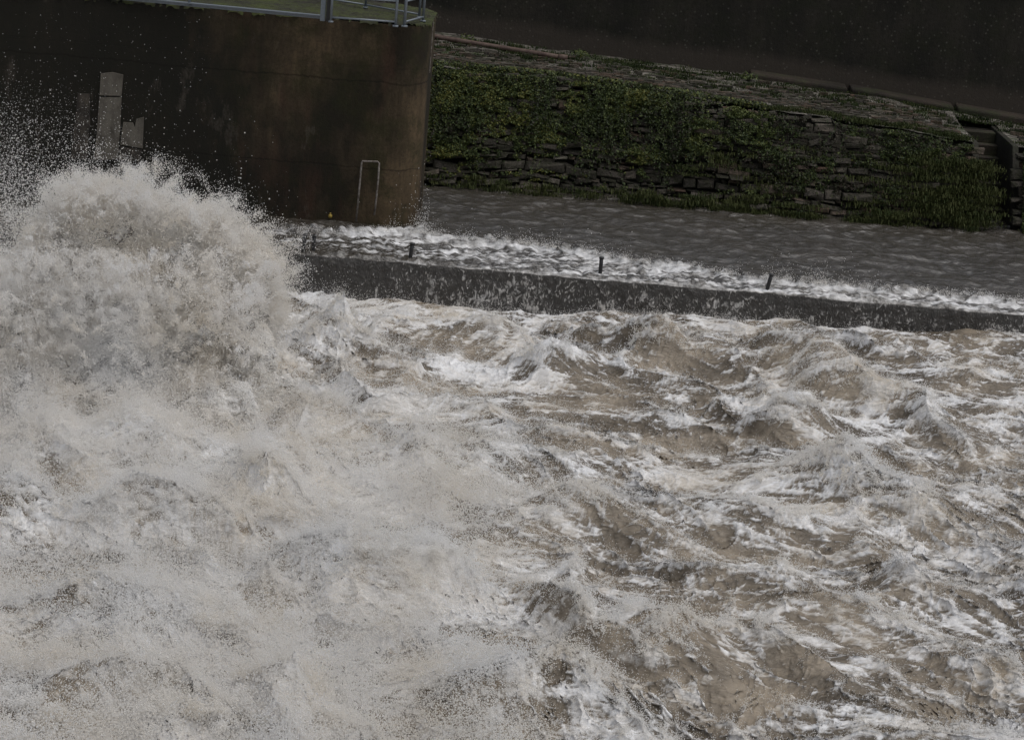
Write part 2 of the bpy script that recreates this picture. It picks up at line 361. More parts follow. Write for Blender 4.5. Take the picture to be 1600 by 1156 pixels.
ys = [3.0]
while ys[-1] < 22: ys.append(ys[-1]+.25)
while ys[-1] < 50.2: ys.append(ys[-1]+ys[-1]*.00080)
ys = np.array(ys)
s_in = np.arange(-.262, .262, .00066)
s_o = .262*np.exp(np.linspace(.02, 2.6, 90))
ss = np.concatenate([-s_o[::-1], s_in, s_o])
Sg, Yg = np.meshgrid(ss, ys); Xg = Sg*np.maximum(Yg, 22.0)
H, FOAM, TAN = river(Xg, Yg)
# edge toward weir: hollow below the curtain
hol = sst(48.3, 49.7, Yg); H = H*(1-.45*hol)+.10*hol+np.interp(Xg, [-3, 1, 7, 12], [0, .05, .26, .50])*sst(38, 49, Yg)
lapl = H-.25*(np.roll(H, 14, 0)+np.roll(H, -14, 0)+np.roll(H, 9, 1)+np.roll(H, -9, 1))
CREST = np.clip(lapl/.05, -.2, 1.2)
# choppy horizontal shift: pull vertices toward crests
gy = np.gradient(H, axis=0)/np.maximum(np.gradient(Yg, axis=0), 1e-4); gx = np.gradient(H, axis=1)/np.maximum(np.gradient(Xg, axis=1), 1e-4)
Xd = Xg+np.clip(gx, -1, 1)*.028; Yd = Yg+np.clip(gy, -1, 1)*.028
o = npmesh('river', np.stack([Xd, Yd, H], -1).reshape(-1, 3), grid_faces(len(ys), len(ss)), M['river'], smooth=True,
           attrs={'foam': ('POINT', FOAM), 'tan': ('POINT', TAN)})
tag(o, kind='structure')

# ------------------------------------------------------------------ upper river, sill and falling curtain (one sheet)
xs = np.concatenate([np.linspace(-60, -14, 60)[:-1], np.arange(-14, 15.5, .035), np.linspace(15.5, 60, 60)[1:]])
yy = np.concatenate([np.arange(64, 53.2, -.055), np.arange(53.2, Y_LIP, -.035)])
ztop = np.concatenate([np.zeros(len(yy)), np.linspace(0, 1, 62)[1:]])
nflat = len(yy)
rows = np.arange(nflat+61)
X2, R2_ = np.meshgrid(xs, rows)
yflat = np.concatenate([yy, np.full(61, Y_LIP)]); t_fall = np.concatenate([np.zeros(nflat), np.arange(1, 62)/61.])
Y2 = yflat[R2_]; T = t_fall[R2_]
lipbend = .12*n2(X2*.5, X2*0+3.3, 70)
YBK = np.interp(X2, [-9, -5.2, -2.6, -.8, 1.2, 2.7, 4.1, 5.5, 8, 14], [51.2, 51.5, 52.1, 52.0, 51.6, 51.25, 50.75, 50.4, 50.3, 50.5])+.22*n2(X2*.9, X2*0, 71)+.10*n2(X2*3.1, X2*0, 68)
slope = sst(.12, -.18, Y2-YBK)
Z2 = Z_UP-.20*slope
rip = 1.0*(.045*n2(X2*.5+Y2*.15, Y2*.9, 69)+.050*n2(X2*1.15+Y2*.5, Y2*1.9-X2*.2, 72)+.034*n2(X2*2.3-Y2*.8, Y2*3.4, 73)+.017*n2(X2*4.6+Y2*1.4, Y2*6.5, 74)+.007*n2(X2*9, Y2*11, 60))
rgh = .16*np.abs(n2(X2*1.6, Y2*2.8, 75))+.09*np.abs(n2(X2*4, Y2*6, 76))+.05*np.abs(n2(X2*9, Y2*14, 77))
back = np.exp(-((Y2-YBK)/.16)**2)*np.interp(X2, [-7, -4, 6], [.2, 1, .8])
Z2 = Z2+rip*(1-slope*.6)+slope*rgh*.75+.13*back*(.6+1.2*np.abs(n2(X2*3, Y2*5, 67)))
foam2 = slope*(.68+.30*n2(X2*.8, Y2*3.2, 78)+.22*n2(X2*2.5, Y2*8, 79))+.65*back-.45*(1-slope)
foam2 -= .40*sst(50.2, 49.9, Y2)*slope*sst(.5, -2, X2)-.06*slope; foam2 -= .18*sst(-1.8, -5.0, X2+(Y2-51)*.8)*slope*(1-back)
foam2 += slope*(.28*n2(X2*2.2+.8*n2(X2*2, Y2*3, 57), Y2*8, 66)+.24*n2(X2*5, Y2*17, 58)+.15*n2(X2*11, Y2*26, 59))
# the fall
Zf = .94-1.30*T+.02*n2(X2*2, T*2, 80); Yf = Y_LIP-.16*np.sqrt(np.clip(T, 0, 1))-.05*np.abs(n2(X2*2.2, T*1.1, 81))-.03*np.abs(n2(X2*6, T*4, 82))+lipbend*.3
infall = T > 0
Z2 = np.where(infall, Zf, Z2); Y2o = np.where(infall, Yf, Y2+lipbend*.3*sst(51, 49.8, Y2))
lace = 1-np.abs(n2(X2*2.6+.8*n2(X2*3, T*3, 85), T*2.2, 83))*3.2; lace2 = 1-np.abs(n2(X2*7+n2(X2*5, T*5, 86), T*6.5, 84))*2.6
wx_ = .35*n2(X2*1.5, T*2.5, 62)+.10*n2(X2*5, T*6, 92)
ffall = .80+.13*n2((X2+wx_)*5.5, T*1.3, 61)+.22*n2(X2*.9, T*.7, 64)+.30*np.clip(1-np.abs(n2((X2+wx_)*1.7, T*.5, 94))*14, 0, 1)+.12*np.exp(-((X2-1.0)/3.0)**2)-.20*sst(.0, .05, T)*sst(.25, .1, T)+.35*sst(.78, 1, T)-.22*sst(-1.5, -4, X2)
ffall -= .35*sst(-2.5, -4.5, X2)
foam2 = np.where(infall, ffall, foam2)
Yb = np.where(X2 < -2.7, np.minimum(Y2o, 56), Y2o)
tan2 = np.where(infall, .40, .10+.2*n2(X2*.5, Y2*.8, 88))
o = npmesh('upper_river', np.stack([X2, Y2o, Z2], -1).reshape(-1, 3), grid_faces(len(rows), len(xs))[:, ::-1], M['upper'], smooth=True,
           attrs={'foam': ('POINT', foam2), 'tan': ('POINT', np.clip(tan2, 0, 1))})
tag(o, kind='structure'); o.data.materials.append(M['fall'])
mi_ = np.zeros(len(o.data.polygons), np.int32); mi_[(nflat+1)*(len(xs)-1):] = 1; o.data.polygons.foreach_set('material_index', mi_)

mb = MB(); mb.box(-60, 60, Y_LIP+.12, 53.5, -1.5, .70)
wr = mb.build('weir', M['weir'], bevel=.05, loc=(0, 51.5, 0)); tag(wr, 'long dark concrete weir sill with river water spilling over its edge', 'weir')
# ------------------------------------------------------------------ ground sheets
def plane(name, x0, x1, y0, y1, z, mat, kind='structure'):
    mb = MB(); mb.v = [(x0,y0,z),(x1,y0,z),(x1,y1,z),(x0,y1,z)]; mb.f = [(0,1,2,3)]
    return tag(mb.build(name, mat), kind=kind)
plane('riverbed', -900, 900, -900, Y_BANK+4, -2.2, M['soil'])
plane('ground', -900, 900, Y_WALL+.9, 1200, 6.6, M['ground'])

# ------------------------------------------------------------------ pier
px_r = atY(672, 42, Y_PIER); XR = px_r[0]; ZP = px_r[2]
XL = -45.0; YB = Y_PIER+4.2; RN = .75
def pier_outline(inset=0.0):
    pts = [(XL, Y_PIER+inset)]
    n = 14
    for i in range(n+1):
        a = -math.pi/2+math.pi/2*i/n; pts.append((XR-RN+(RN-inset)*math.cos(a), Y_PIER+RN+(RN-inset)*math.sin(a)))
    for i in range(n+1):
        a = math.pi/2*i/n; pts.append((XR-1.6+(1.6-inset)*math.cos(a), YB-1.6+(1.6-inset)*math.sin(a)))
    pts.append((XL, YB-inset)); return pts
pier = empty('pier', (XR-3, Y_PIER+2, 0)); tag(pier, 'massive dark stained concrete pier with rounded end and mossy top', 'pier')
def prism(pts, z0, z1, name, mat, parent, bev=0.05):
    mb = MB(); n = len(pts); mb.v = [(x, y, z0) for x, y in pts]+[(x, y, z1) for x, y in pts]
    mb.f = [tuple(range(n))[::-1], tuple(range(n, 2*n))]+[(i, (i+1) % n, n+(i+1) % n, n+i) for i in range(n)]
    return mb.build(name, mat, parent, bevel=bev)
prism(pier_outline(), -1.5, 4.75, 'wall', M['pier'], pier, .008)
prism(pier_outline(-.001), 4.75, ZP-.03, 'coping', M['pier'], pier, .008)
# moss sheet on the top: lumpy, hangs a little over the rim
po = pier_outline(.0)
n = len(po); ring = []
per = []
for (x, y) in po: per.append((x, y))
gx_ = np.arange(-18, XR+.12, .05); gy_ = np.arange(Y_PIER-.1, YB, .05)
GX, GY = np.meshgrid(gx_, gy_)
def inside_d(x, y):           # signed distance to outline (positive inside), approx
    d = np.minimum(y-Y_PIER, YB-y); d = np.minimum(d, XR-x)
    m1 = (x > XR-RN) & (y < Y_PIER+RN); d = np.where(m1, RN-np.hypot(x-(XR-RN), y-(Y_PIER+RN)), d)
    m2 = (x > XR-1.6) & (y > YB-1.6); d = np.where(m2, 1.6-np.hypot(x-(XR-1.6), y-(YB-1.6)), d); return d
D_ = inside_d(GX, GY)+.035*n2(GX*2.2, GY*2.2, 90)+.02*n2(GX*9, GY*9, 89)+.015*n2(GX*17, GY*17, 88)
Zm = ZP-.02+.05*np.abs(n2(GX*1.6, GY*1.6, 91))+.035*np.abs(n2(GX*6, GY*6, 92))+.02*n2(GX*14, GY*14, 93)
Zm = Zm-.13*sst(.0, -.09, D_)
ok = D_ > -.055
fc = grid_faces(*GX.shape); fc = fc[ok.ravel()[fc].all(1)]
mo = npmesh('moss', np.stack([GX, GY, Zm], -1).reshape(-1, 3)-np.array(pier.location), fc, M['moss'], pier, True)
# repair patches on the face
def patch(poly, mat, th=.035, nm='repair_patch', lab=None):
    mb = MB(); P = [atY(x, y, Y_PIER) for x, y in poly]; n = len(P)
    mb.v = [(p[0], Y_PIER-th, p[2]) for p in P]+[(p[0], Y_PIER+.02, p[2]) for p in P]
    mb.f = [tuple(range(n)), tuple(range(n, 2*n))[::-1]]+[(i, n+i, n+(i+1) % n, (i+1) % n) for i in range(n)]
    o = mb.build(nm, mat, pier, bevel=.006)
    if lab: o['label'] = lab
patch([(158,115),(176,113),(193,117),(190,150),(156,149)], M['patch'], .05, lab='pale upper board of the tall middle patch')
patch([(155.5,152),(190,152),(188,200),(184,249),(147,250),(152,205)], M['patch'], .042, lab='pale lower board of the tall middle patch')
patch([(122,146),(140,147),(141,190),(136,249),(111,247),(116,200)], M['patch2'], lab='worn brownish patch, leftmost')
patch([(193,191),(208,192),(211,200),(213,186),(225,183),(223,232),(188,226)], M['patch'], lab='pale short patch with notched top')
patch([(188,229),(222,234),(218,252),(184,250)], M['patch2'], .025, lab='worn piece under the short notched patch')
mb = MB(); a = atY(676, 48, Y_PIER+.3); b = atY(671, 118, Y_PIER+.3); mb.tube([(XR+.03, Y_PIER+.75, ZP+.02), (XR+.03, Y_PIER+.75, ZP-1.15)], .012, 6); mb.build('cable', M['pale'], pier)

# inverted-U frame on the face
def P(px, py, Y): 
    p = atY(px, py, Y); return (p[0], p[1], p[2])
mb = MB(); Yf_ = Y_PIER-.10
mb.tube([P(556.5,346,Yf_), P(561,300,Yf_), P(565,254,Yf_), P(566,252,Yf_), P(590,253,Yf_), P(592.5,255,Yf_), P(591,280,Yf_), P(588,310,Yf_), P(585,336,Yf_)], .022, 8)
for q in [(561,300),(588,310)]:
    p = P(*q, Yf_); mb.tube([p, (p[0], Y_PIER+.02, p[2])], .014, 6)
fr = mb.build('ladder_rail', M['pale'], smooth=True, loc=P(572, 346, Yf_)); tag(fr, 'thin pale upside-down U-shaped handrail fixed low on the pier face', 'handrail')
# yellow float
p = at(509, 351, Z_UP+.15)
me = MB(); 
for k, r in enumerate([.0]): pass
nn = 12; V = []; 
for i in range(7):
    ph = math.pi*i/6
    for k in range(nn): V.append((.05*math.sin(ph)*math.cos(2*math.pi*k/nn), .05*math.sin(ph)*math.sin(2*math.pi*k/nn), .05*math.cos(ph)))
me.v = V; me.f = [(i*nn+k, i*nn+(k+1) % nn, (i+1)*nn+(k+1) % nn, (i+1)*nn+k) for i in range(6) for k in range(nn)]
me.tube([(0, 0, .04), (0, 0, .075)], .02, 8)
fl = me.build('float', M['yellow'], smooth=True); fl.location = (p[0], Y_PIER-.12, Z_UP+.14); tag(fl, 'small yellow float bobbing at the foot of the dark pier', 'float')

# ------------------------------------------------------------------ railing on the pier
rail = empty('railing', (XR-1.5, Y_PIER+.8, ZP)); tag(rail, 'grey galvanised tube railing round the mossy end of the pier', 'railing')
def top(px, py): q = at(px, py, ZP+.03); return (q[0], q[1], q[2])
def post(px, py, r, h=1.1):
    q = top(px, py); mb = MB(); mb.tube([q, (q[0], q[1], q[2]+h)], r, 12)
    mb.box(q[0]-r*1.9, q[0]+r*1.9, q[1]-r*1.9, q[1]+r*1.9, q[2]-.02, q[2]+.012)
    mb.build('post', M['galv'], rail, smooth=True); return Vector(q)
def rod(a, b, z, r=.022, n_='rail'):
    mb = MB(); mb.tube([Vector(a)+Vector((0, 0, z)), Vector(b)+Vector((0, 0, z))], r, 10); mb.build(n_, M['galv'], rail, smooth=True)
A1 = post(517, 34, .028); A2 = post(618, 41, .032); A3 = post(632, 41, .035); A4 = post(661, 33, .032); A5 = post(646, 27, .025) if False else None
bk0 = Vector(top(420, -12)); B1 = post(571, 12, .028)
for z in (.09, .55, 1.08): rod(A1, A2, z)
for z in (.09, .55, 1.08): rod(A3, A4, z)
bk1 = post(655, 27, .028)
for z in (.06, .55, 1.08): rod(bk1, B1, z, .02); rod(B1, bk0, z, .02)
# steel edge beam and thick post of the left stretch
beam = empty('steel_barrier', (XR-4, Y_PIER+.6, ZP)); tag(beam, 'long grey steel barrier with flat bottom beam and thick double end post', 'barrier')
e1 = Vector(top(500, 29)); e0 = Vector(top(238, 4)); dirv = (e0-e1).normalized(); e0 = e1+dirv*16
nb = Vector((-dirv.y, dirv.x, 0)).normalized()*.06
mb = MB(); zz = .10
def slab(a, b, w2, z0, z1): mb.quadhull([a-w2+Vector((0,0,z0)), b-w2+Vector((0,0,z0)), b+w2+Vector((0,0,z0)), a+w2+Vector((0,0,z0)), a-w2+Vector((0,0,z1)), b-w2+Vector((0,0,z1)), b+w2+Vector((0,0,z1)), a+w2+Vector((0,0,z1))])
slab(e0, e1, nb, .05, .075); slab(e0-nb*.9, e1-nb*.9, nb*.12, -.02, .05); mb.build('beam', M['galv'], beam, bevel=.004)
for k, (pxx, pyy, ww, mt) in enumerate([(504, 31, .055, 'galv'), (512, 32, .04, 'dark')]):
    q = top(pxx, pyy); mb = MB(); mb.box(q[0]-ww, q[0]+ww, q[1]-.05, q[1]+.05, q[2]-.03, q[2]+1.15); mb.build('post', M[mt], beam, bevel=.008)
for z in (.6, 1.1):
    mb = MB(); mb.tube([e1+Vector((0,0,z)), e0+Vector((0,0,z))], .025, 8); mb.build('rail', M['galv'], beam, smooth=True)
for k in range(1, 6):
    q = e1+dirv*3*k; mb = MB(); mb.tube([q, q+Vector((0,0,1.12))], .03, 8); mb.build('post', M['galv'], beam, smooth=True)

# ------------------------------------------------------------------ stub posts on the weir
for i, (px, py, lab) in enumerate([(470, 395, 'leftmost post stub on the weir crest, beside the splash'),
        (486, 397, 'right post stub of the close pair on the weir crest beside the splash'),
        (641, 402, 'single short dark post stub on the weir crest below the pier corner'),
        (938, 424, 'short dark post stub at the weir lip, in the middle of the foamy crest'),
        (1199, 451, 'short dark leaning post stub at the weir lip, far right one')]):
    q = at(px, py, 1.0); q[1] = max(q[1], Y_LIP+.1); mb = MB(); ln = [.02, .0, .03, .0, .06][i]
    mb.tube([(q[0], q[1], .5), (q[0], q[1], .95), (q[0]+ln*.5, q[1], 1.15), (q[0]+ln, q[1], 1.30)], .045, 10)
    mb.tube([(q[0]+ln, q[1], 1.29), (q[0]+ln*1.05, q[1], 1.325)], .058, 10)
    o = mb.build('post_stub', M['dark'], smooth=True, loc=(q[0], q[1], .7)); tag(o, lab, 'post', 'dark post stubs along the weir crest')

# ------------------------------------------------------------------ far bank
# rough stone retaining wall with courses of flat stones
def stone_wall(x0, x1, zt_fn, y_fn, z0, name, seed, parent=None):
    r = np.random.default_rng(seed); V = []; Fc = []; tint = []
    z = z0
    while z < 4.4:
        h = r.choice([.07, .10, .13, .18, .26], p=[.2, .3, .25, .15, .1])*r.uniform(.85, 1.15); x = x0+r.uniform(-.4, 0)
        while x < x1:
            L = min(r.gamma(3.2, .12)+.09, x1-x)
            if L < .06: break
            L = L*(1.3 if h > .16 else 1); zt = float(zt_fn(x+L/2))
            if z+h*.4 < zt:
                za, zb = z+r.uniform(-.01, .02), min(z+h-r.uniform(.01, .03), zt+.02)
                if zb-za > .03:
                    pr = r.normal()*.055+.04+(.12 if r.random() < .06 else 0); b = len(V); g = .012
                    ya = y_fn(x, z)
                    j = lambda s=.018: r.uniform(-s, s)
                    ff = [(x+g+j(), ya-pr+j(), za+j()), (x+L-g+j(), ya-pr+j(.03), za+j()), (x+L-g+j(), ya-pr+.03+j(), zb+j()), (x+g+j(), ya-pr+.03+j(), zb+j())]
                    bk = [(p[0], ya+.22, p[2]) for p in ff]
                    wv = lambda p: (p[0], p[1], p[2]+.05*math.sin(p[0]*.9+1.3)+.025*math.sin(p[0]*2.7+p[2]*1.5))
                    sk = r.normal()*.05; ff = [wv((p[0], p[1], p[2]+sk*(i_ in (1, 2)))) for i_, p in enumerate(ff)]; bk = [(p[0], ya+.22, p[2]) for p in ff]
                    cx = sum(p[0] for p in ff)/4; cz = sum(p[2] for p in ff)/4
                    fr2 = [(cx+(p[0]-cx)*r.uniform(.55, .85), p[1]-r.uniform(.01, .06), cz+(p[2]-cz)*r.uniform(.4, .75)) for p in ff]
                    V += fr2+ff+bk
                    Fc += [(b, b+1, b+2, b+3)]+[(b+4+i, b+4+(i+1) % 4, b+(i+1) % 4, b+i) for i in range(4)]+[(b+8+i, b+8+(i+1) % 4, b+4+(i+1) % 4, b+4+i) for i in range(4)]
                    tint += [np.clip(r.beta(2, 3.0)+(.35 if r.random() < .05 else 0), 0, 1)]*9
            x += L
        z += h
    return npmesh(name, V, Fc, M['stone'], parent, False, {'tint': ('FACE', tint)})
XS0 = atY(1522, 222, Y_BANK)[0]; XS1 = atY(1592, 226, Y_BANK)[0]
def yb(x, z): return 58.25+.60*(z-1.1)+.10*math.sin(x*.7)+.35*math.exp(-((x-2)/2.5)**2)*(1-min(1, (z-1)/3))
bankw = empty('stone_embankment', (4, Y_BANK, 0)); tag(bankw, 'rough overgrown rubble stone embankment wall along the far bank', 'embankment wall')
def mkrub(x0, x1, sd):
    o = stone_wall(x0, x1, bank_top, yb, .3, 'stonework', sd, bankw); o.location = -bankw.location; return o
mkrub(-12, XS0, 3); mkrub(XS1+.1, 32, 4)
mb = MB()
def core(x0, x1):
    xs_ = np.linspace(x0, x1, 40)
    for a, b in zip(xs_[:-1], xs_[1:]):
        mb.quadhull([(a, 57.35, -1), (b, 57.35, -1), (b, Y_WALL+.5, -1), (a, Y_WALL+.5, -1),
                     (a, Y_BANK+.46, bank_top(a)-.03), (b, Y_BANK+.46, bank_top(b)-.03), (b, Y_WALL+.5, path_back(b)-.06), (a, Y_WALL+.5, path_back(a)-.06)])
core(-60, XS0); core(XS1, 60); mb.build('core', M['soil'], bankw)
mb = MB(); mb.box(XS0, XS1, Y_BANK+3.3, Y_WALL+.5, -1, 3.0); mb.build('core', M['soil'], bankw)
# towpath sheet
gx_ = np.concatenate([np.linspace(-60, -6, 30)[:-1], np.arange(-6, 20, .08), np.linspace(20, 60, 20)]); gy_ = np.arange(Y_BANK+.12, Y_WALL+.3, .08)
GX, GY = np.meshgrid(gx_, gy_); tt_ = (GY-Y_BANK)/(Y_WALL-Y_BANK)
ZZ = bank_top(GX)*(1-tt_)+path_back(GX)*tt_+.05*n2(GX*.8, GY*.8, 100)+.025*n2(GX*3, GY*3, 101)+.02
fc = grid_faces(*GX.shape); cxm = GX.ravel()[fc].mean(1); cym = GY.ravel()[fc].mean(1)
fc = fc[~((cxm > XS0) & (cxm < XS1) & (cym < Y_BANK+3.3))]
o = npmesh('path', np.stack([GX, GY, ZZ], -1).reshape(-1, 3), fc, M['paving'], None, True); tag(o, kind='structure')
def path_z(x, y):
    t_ = (y-Y_BANK)/(Y_WALL-Y_BANK); return bank_top(x)*(1-t_)+path_back(x)*t_+.02
# loose flat stones set in the path near the edge
V = []; Fc = []; tint = []; r = np.random.default_rng(9)
for k in range(1300):
    x = r.uniform(-3.2, 17); y = Y_BANK+.35+(r.beta(1.3, 2)*3.4 if r.random() < .55 else abs(.8+.15*math.sin(x)+r.normal()*.16))
    if XS0-.3 < x < XS1+.3 and y < Y_BANK+3.5: continue
    L, W_, h = r.uniform(.12, .42), r.uniform(.08, .22), r.uniform(.02, .05); z = float(path_z(x, y))+r.uniform(-.02, .01)+.03; b = len(V)
    q = [(-1,-1),(1,-1),(1,1),(-1,1)]
    V += [(x+s*L/2*r.uniform(.8,1.1), y+u_*W_/2*r.uniform(.7,1.1), z-.05) for s, u_ in q]+[(x+s*L/2*.85, y+u_*W_/2*.8, z+h+r.uniform(-.01,.01)) for s, u_ in q]
    Fc += [(b+4,b+5,b+6,b+7)]+[(b+i, b+(i+1) % 4, b+4+(i+1) % 4, b+4+i) for i in range(4)]; tint += [r.beta(2, 1.6)]*5
o = npmesh('path_stones', V, Fc, M['stone'], None, False, {'tint': ('FACE', tint)}); tag(o, 'flat worn stones bedded in the grassy path above the embankment', 'stones', kind='stuff')

# stone steps
steps = empty('stone_steps', ((XS0+XS1)/2, Y_BANK+1.5, 1)); tag(steps, 'dark recessed stone steps leading down to the water at the far right of the embankment', 'steps')
zt0 = float(bank_top(XS0))
for k in range(10):
    z1_ = zt0-.02-k*.27; y1_ = Y_BANK+2.4-k*.42
    mb = MB(); mb.box(XS0+.14, XS1-.14, y1_-.02 if k else y1_, y1_+.36 if k else y1_+.5, z1_-.36, z1_-.003*k); mb.build('step', M['kerb'], steps, bevel=.02)
for s in (0, 1):
    xa = XS0-.02 if s == 0 else XS1-.14
    mb = MB(); mb.quadhull([(xa, 57.2, -.8), (xa+.16, 57.2, -.8), (xa+.16, Y_BANK+3.3, -.8), (xa, Y_BANK+3.3, -.8),
                            (xa, Y_BANK+.1, zt0+.03), (xa+.16, Y_BANK+.1, zt0+.03), (xa+.16, Y_BANK+3.3, zt0+.05), (xa, Y_BANK+3.3, zt0+.05)])
    mb.build('side_wall', M['weir'], steps, bevel=.02)

# far wall
fw = empty('retaining_wall', (0, Y_WALL, 4)); tag(fw, 'tall dark mottled concrete wall behind the far bank path', 'wall')
xs_ = np.arange(-60, 60.1, .5); zs_ = np.array([1.5, 3, 4, 5, 6, 6.7])
mb = MB(); mb.box(-60, 60, Y_WALL, Y_WALL+.9, 1.5, 6.6); mb.build('wall', M['farwall'], fw)
mb = MB(); mb.box(-60, 60, Y_WALL-.06, Y_WALL+.96, 6.6, 6.8); mb.build('coping', M['farwall'], fw, bevel=.03)
for xj in (-7.5, .4, 8.3, 16.2):
    pass
# stepped footing kerb along the wall
kb = empty('footing_kerb', (9, Y_WALL-.3, 3.5)); tag(kb, 'low worn concrete footing slab running along the foot of the tall dark wall', 'kerb')
for x0_, x1_ in ((5.9, 8.6), (8.7, 11.6), (11.7, 16.0), (16.1, 24)):
    z_ = float(path_back((x0_+x1_)/2)); zA, zB = float(path_back(x0_))+.14, float(path_back(x1_))+.12
    mb = MB(); mb.quadhull([(x0_, Y_WALL-.62, z_-.6), (x1_, Y_WALL-.62, z_-.6), (x1_, Y_WALL-.01, z_-.6), (x0_, Y_WALL-.01, z_-.6),
        (x0_, Y_WALL-.60, zA), (x1_, Y_WALL-.60, zB), (x1_, Y_WALL-.01, zB+.05), (x0_, Y_WALL-.01, zA+.05)]); mb.build('slab', M['kerb'], kb, bevel=.05)

# pipe
pts = []
for (px, py) in [(560, 48), (676, 57), (700, 58), (740, 66), (770, 72), (800, 73), (830, 79), (850, 80), (873, 79)]:
    best = 63.9-1.0*(px-560)/313 if True else min((abs(atY(px, py+3, Y)[2]-float(path_z(atY(px, py+3, Y)[0], Y))-.06), Y) for Y in np.arange(61, 64.4, .05))[1]
    q = atY(px, py+3, best); pts.append((q[0], best, float(path_z(q[0], best))+.08))
mb = MB(); mb.tube(pts, .070, 12); mb.tube([pts[-1], (pts[-1][0]+.25, pts[-1][1], pts[-1][2]-.01)], .085, 12)
o = mb.build('pipe', M['pipe'], smooth=True, loc=pts[4]); tag(o, 'reddish brown pipe lying along the path below the tall wall', 'pipe')

# ------------------------------------------------------------------ vegetation
def leaves(name, Pn, size, tint, mat, lab, cat, seed, up_bias=.5):
    r = np.random.default_rng(seed); n_ = len(Pn)
    nrm = r.normal(size=(n_, 3)); nrm[:, 1] -= 1.0; nrm[:, 2] += up_bias; nrm /= np.linalg.norm(nrm, axis=1)[:, None]
    a = np.cross(nrm, r.normal(size=(n_, 3))); a /= np.linalg.norm(a, axis=1)[:, None]; b = np.cross(nrm, a)
    s = size[:, None]
    V = np.stack([Pn-a*s, Pn+b*s*.55+nrm*s*.15, Pn+a*s, Pn-b*s*.55+nrm*s*.15], 1).reshape(-1, 3)
    fc = np.arange(4*n_).reshape(-1, 4)
    o = npmesh(name, V, fc, mat, None, False, {'tint': ('FACE', tint)}); return tag(o, lab, cat, kind='stuff')
def blades(name, base, hgt, tint, lab, cat, seed, lean=.5, wd=.012):
    r = np.random.default_rng(seed); n_ = len(base); th = r.uniform(0, 2*np.pi, n_)
    d = np.stack([np.cos(th), np.sin(th), 0*th], 1); sd_ = np.stack([-np.sin(th), np.cos(th), 0*th], 1)*wd
    ln = r.uniform(.1, lean, n_)[:, None]*hgt[:, None]
    p1 = base+np.array([0, 0, 1])*hgt[:, None]*.6+d*ln*.35; p2 = base+np.array([0, 0, 1])*hgt[:, None]*(1-ln/hgt[:, None]*.4)+d*ln
    V = np.stack([base-sd_, base+sd_, p1+sd_*.7, p1-sd_*.7, p2], 1)
    i = np.arange(n_)*5
    fc = np.concatenate([np.stack([i, i+1, i+2, i+3], 1)]); 
    # tip as thin quad to keep quads only
    V = np.concatenate([V.reshape(-1, 3)]); fc2 = np.stack([i+3, i+2, i+4, i+4], 1)
    tri = np.concatenate([np.stack([i, i+1, i+2], 1), np.stack([i, i+2, i+3], 1), np.stack([i+3, i+2, i+4], 1)])
    o = npmesh(name, V, tri, M['grass'], None, False, {'tint': ('FACE', np.concatenate([tint]*3))}); return tag(o, lab, cat, kind='stuff')
r = np.random.default_rng(21)
# ivy: dense at the upper left, thinning to the right, broken by stones
N = 300000
x = r.uniform(-3.6, 13.6, N); hrel = r.beta(1.3, 1.0, N); zt = bank_top(x); z = 1.05+hrel*(zt-1.0)
dens = .66+.70*n2(x*.55, z*.9, 110)+.65*n2(x*1.5, z*3.2, 111)+.65*n2(x*4, z*8, 112)
dens += .50*sst(4.0, -1, x)*sst(.25, .6, hrel) - .55*sst(.40, .05, hrel)*sst(9, 5, x) - .16*sst(4, 8, x)+.30*sst(9, 12, x)*sst(.8, .4, hrel)
keep = r.random(N) < np.clip(dens*1.5-.72, 0, 1)*.9
keep &= ~((x > XS0-.1) & (x < XS1))
x, z, hrel, dens, zt = x[keep], z[keep], hrel[keep], dens[keep], zt[keep]
out = .04+.26*np.clip(dens, 0, 1.2)*r.beta(2, 1.3, len(x))+.12*np.clip(n2(x*1.2, z*1.4, 113), 0, 1)
y = 58.25+.60*(z-1.1)+.10*np.sin(x*.7)+.35*np.exp(-((x-2)/2.5)**2)*(1-np.clip((z-1)/3, 0, 1))-out
tn = np.clip(.42+.6*n2(x*.9, z*1.3, 114)+.22*r.normal(size=len(x))+.18*hrel+.15*sst(3, -1, x), 0, .93)
tn = np.clip(tn-.22*sst(2, 8, x), 0, 1); tn = np.where(r.random(len(x)) < .003, 1, tn)
SX, SY, SZ, ST = [], [], [], []
for k in range(900):
    x0 = r.uniform(-3.5, 12.6) if r.random() < .4 else r.uniform(-3.5, 4.5); zt0_ = float(bank_top(x0)); L = r.uniform(.2, 1.5)*(1 if x0 < 4 else .55); m_ = int(L*42)
    if n2(np.array([x0*1.1]), np.array([3.3]), 118)[0]+r.normal()*.3 < -.15: continue
    q = np.linspace(0, 1, m_); xx_ = x0+np.cumsum(r.normal(size=m_)*.018)+.25*np.sin(q*4+x0*5)*q; st_ = r.uniform(0, .55)*(r.random() < .45); zz_ = zt0_+.08-L*q-st_*(zt0_-1.2)
    SX.append(xx_+r.normal(size=m_)*.02); SZ.append(zz_+r.normal(size=m_)*.02); SY.append(r.uniform(.14, .34)+.08*np.sin(q*3)); ST.append(np.clip(r.uniform(.25, .75)+.12*r.normal(size=m_)-.2*q, 0, .95)); 
SX, SY, SZ, ST = map(np.concatenate, (SX, SY, SZ, ST)); kk = (SZ > 1.1)&(SX < XS0); SX, SY, SZ, ST = SX[kk], SY[kk], SZ[kk], ST[kk]
x = np.concatenate([x, SX]); z = np.concatenate([z, SZ]); tn = np.concatenate([tn, ST-.2*sst(2, 8, SX)]).clip(0, 1)
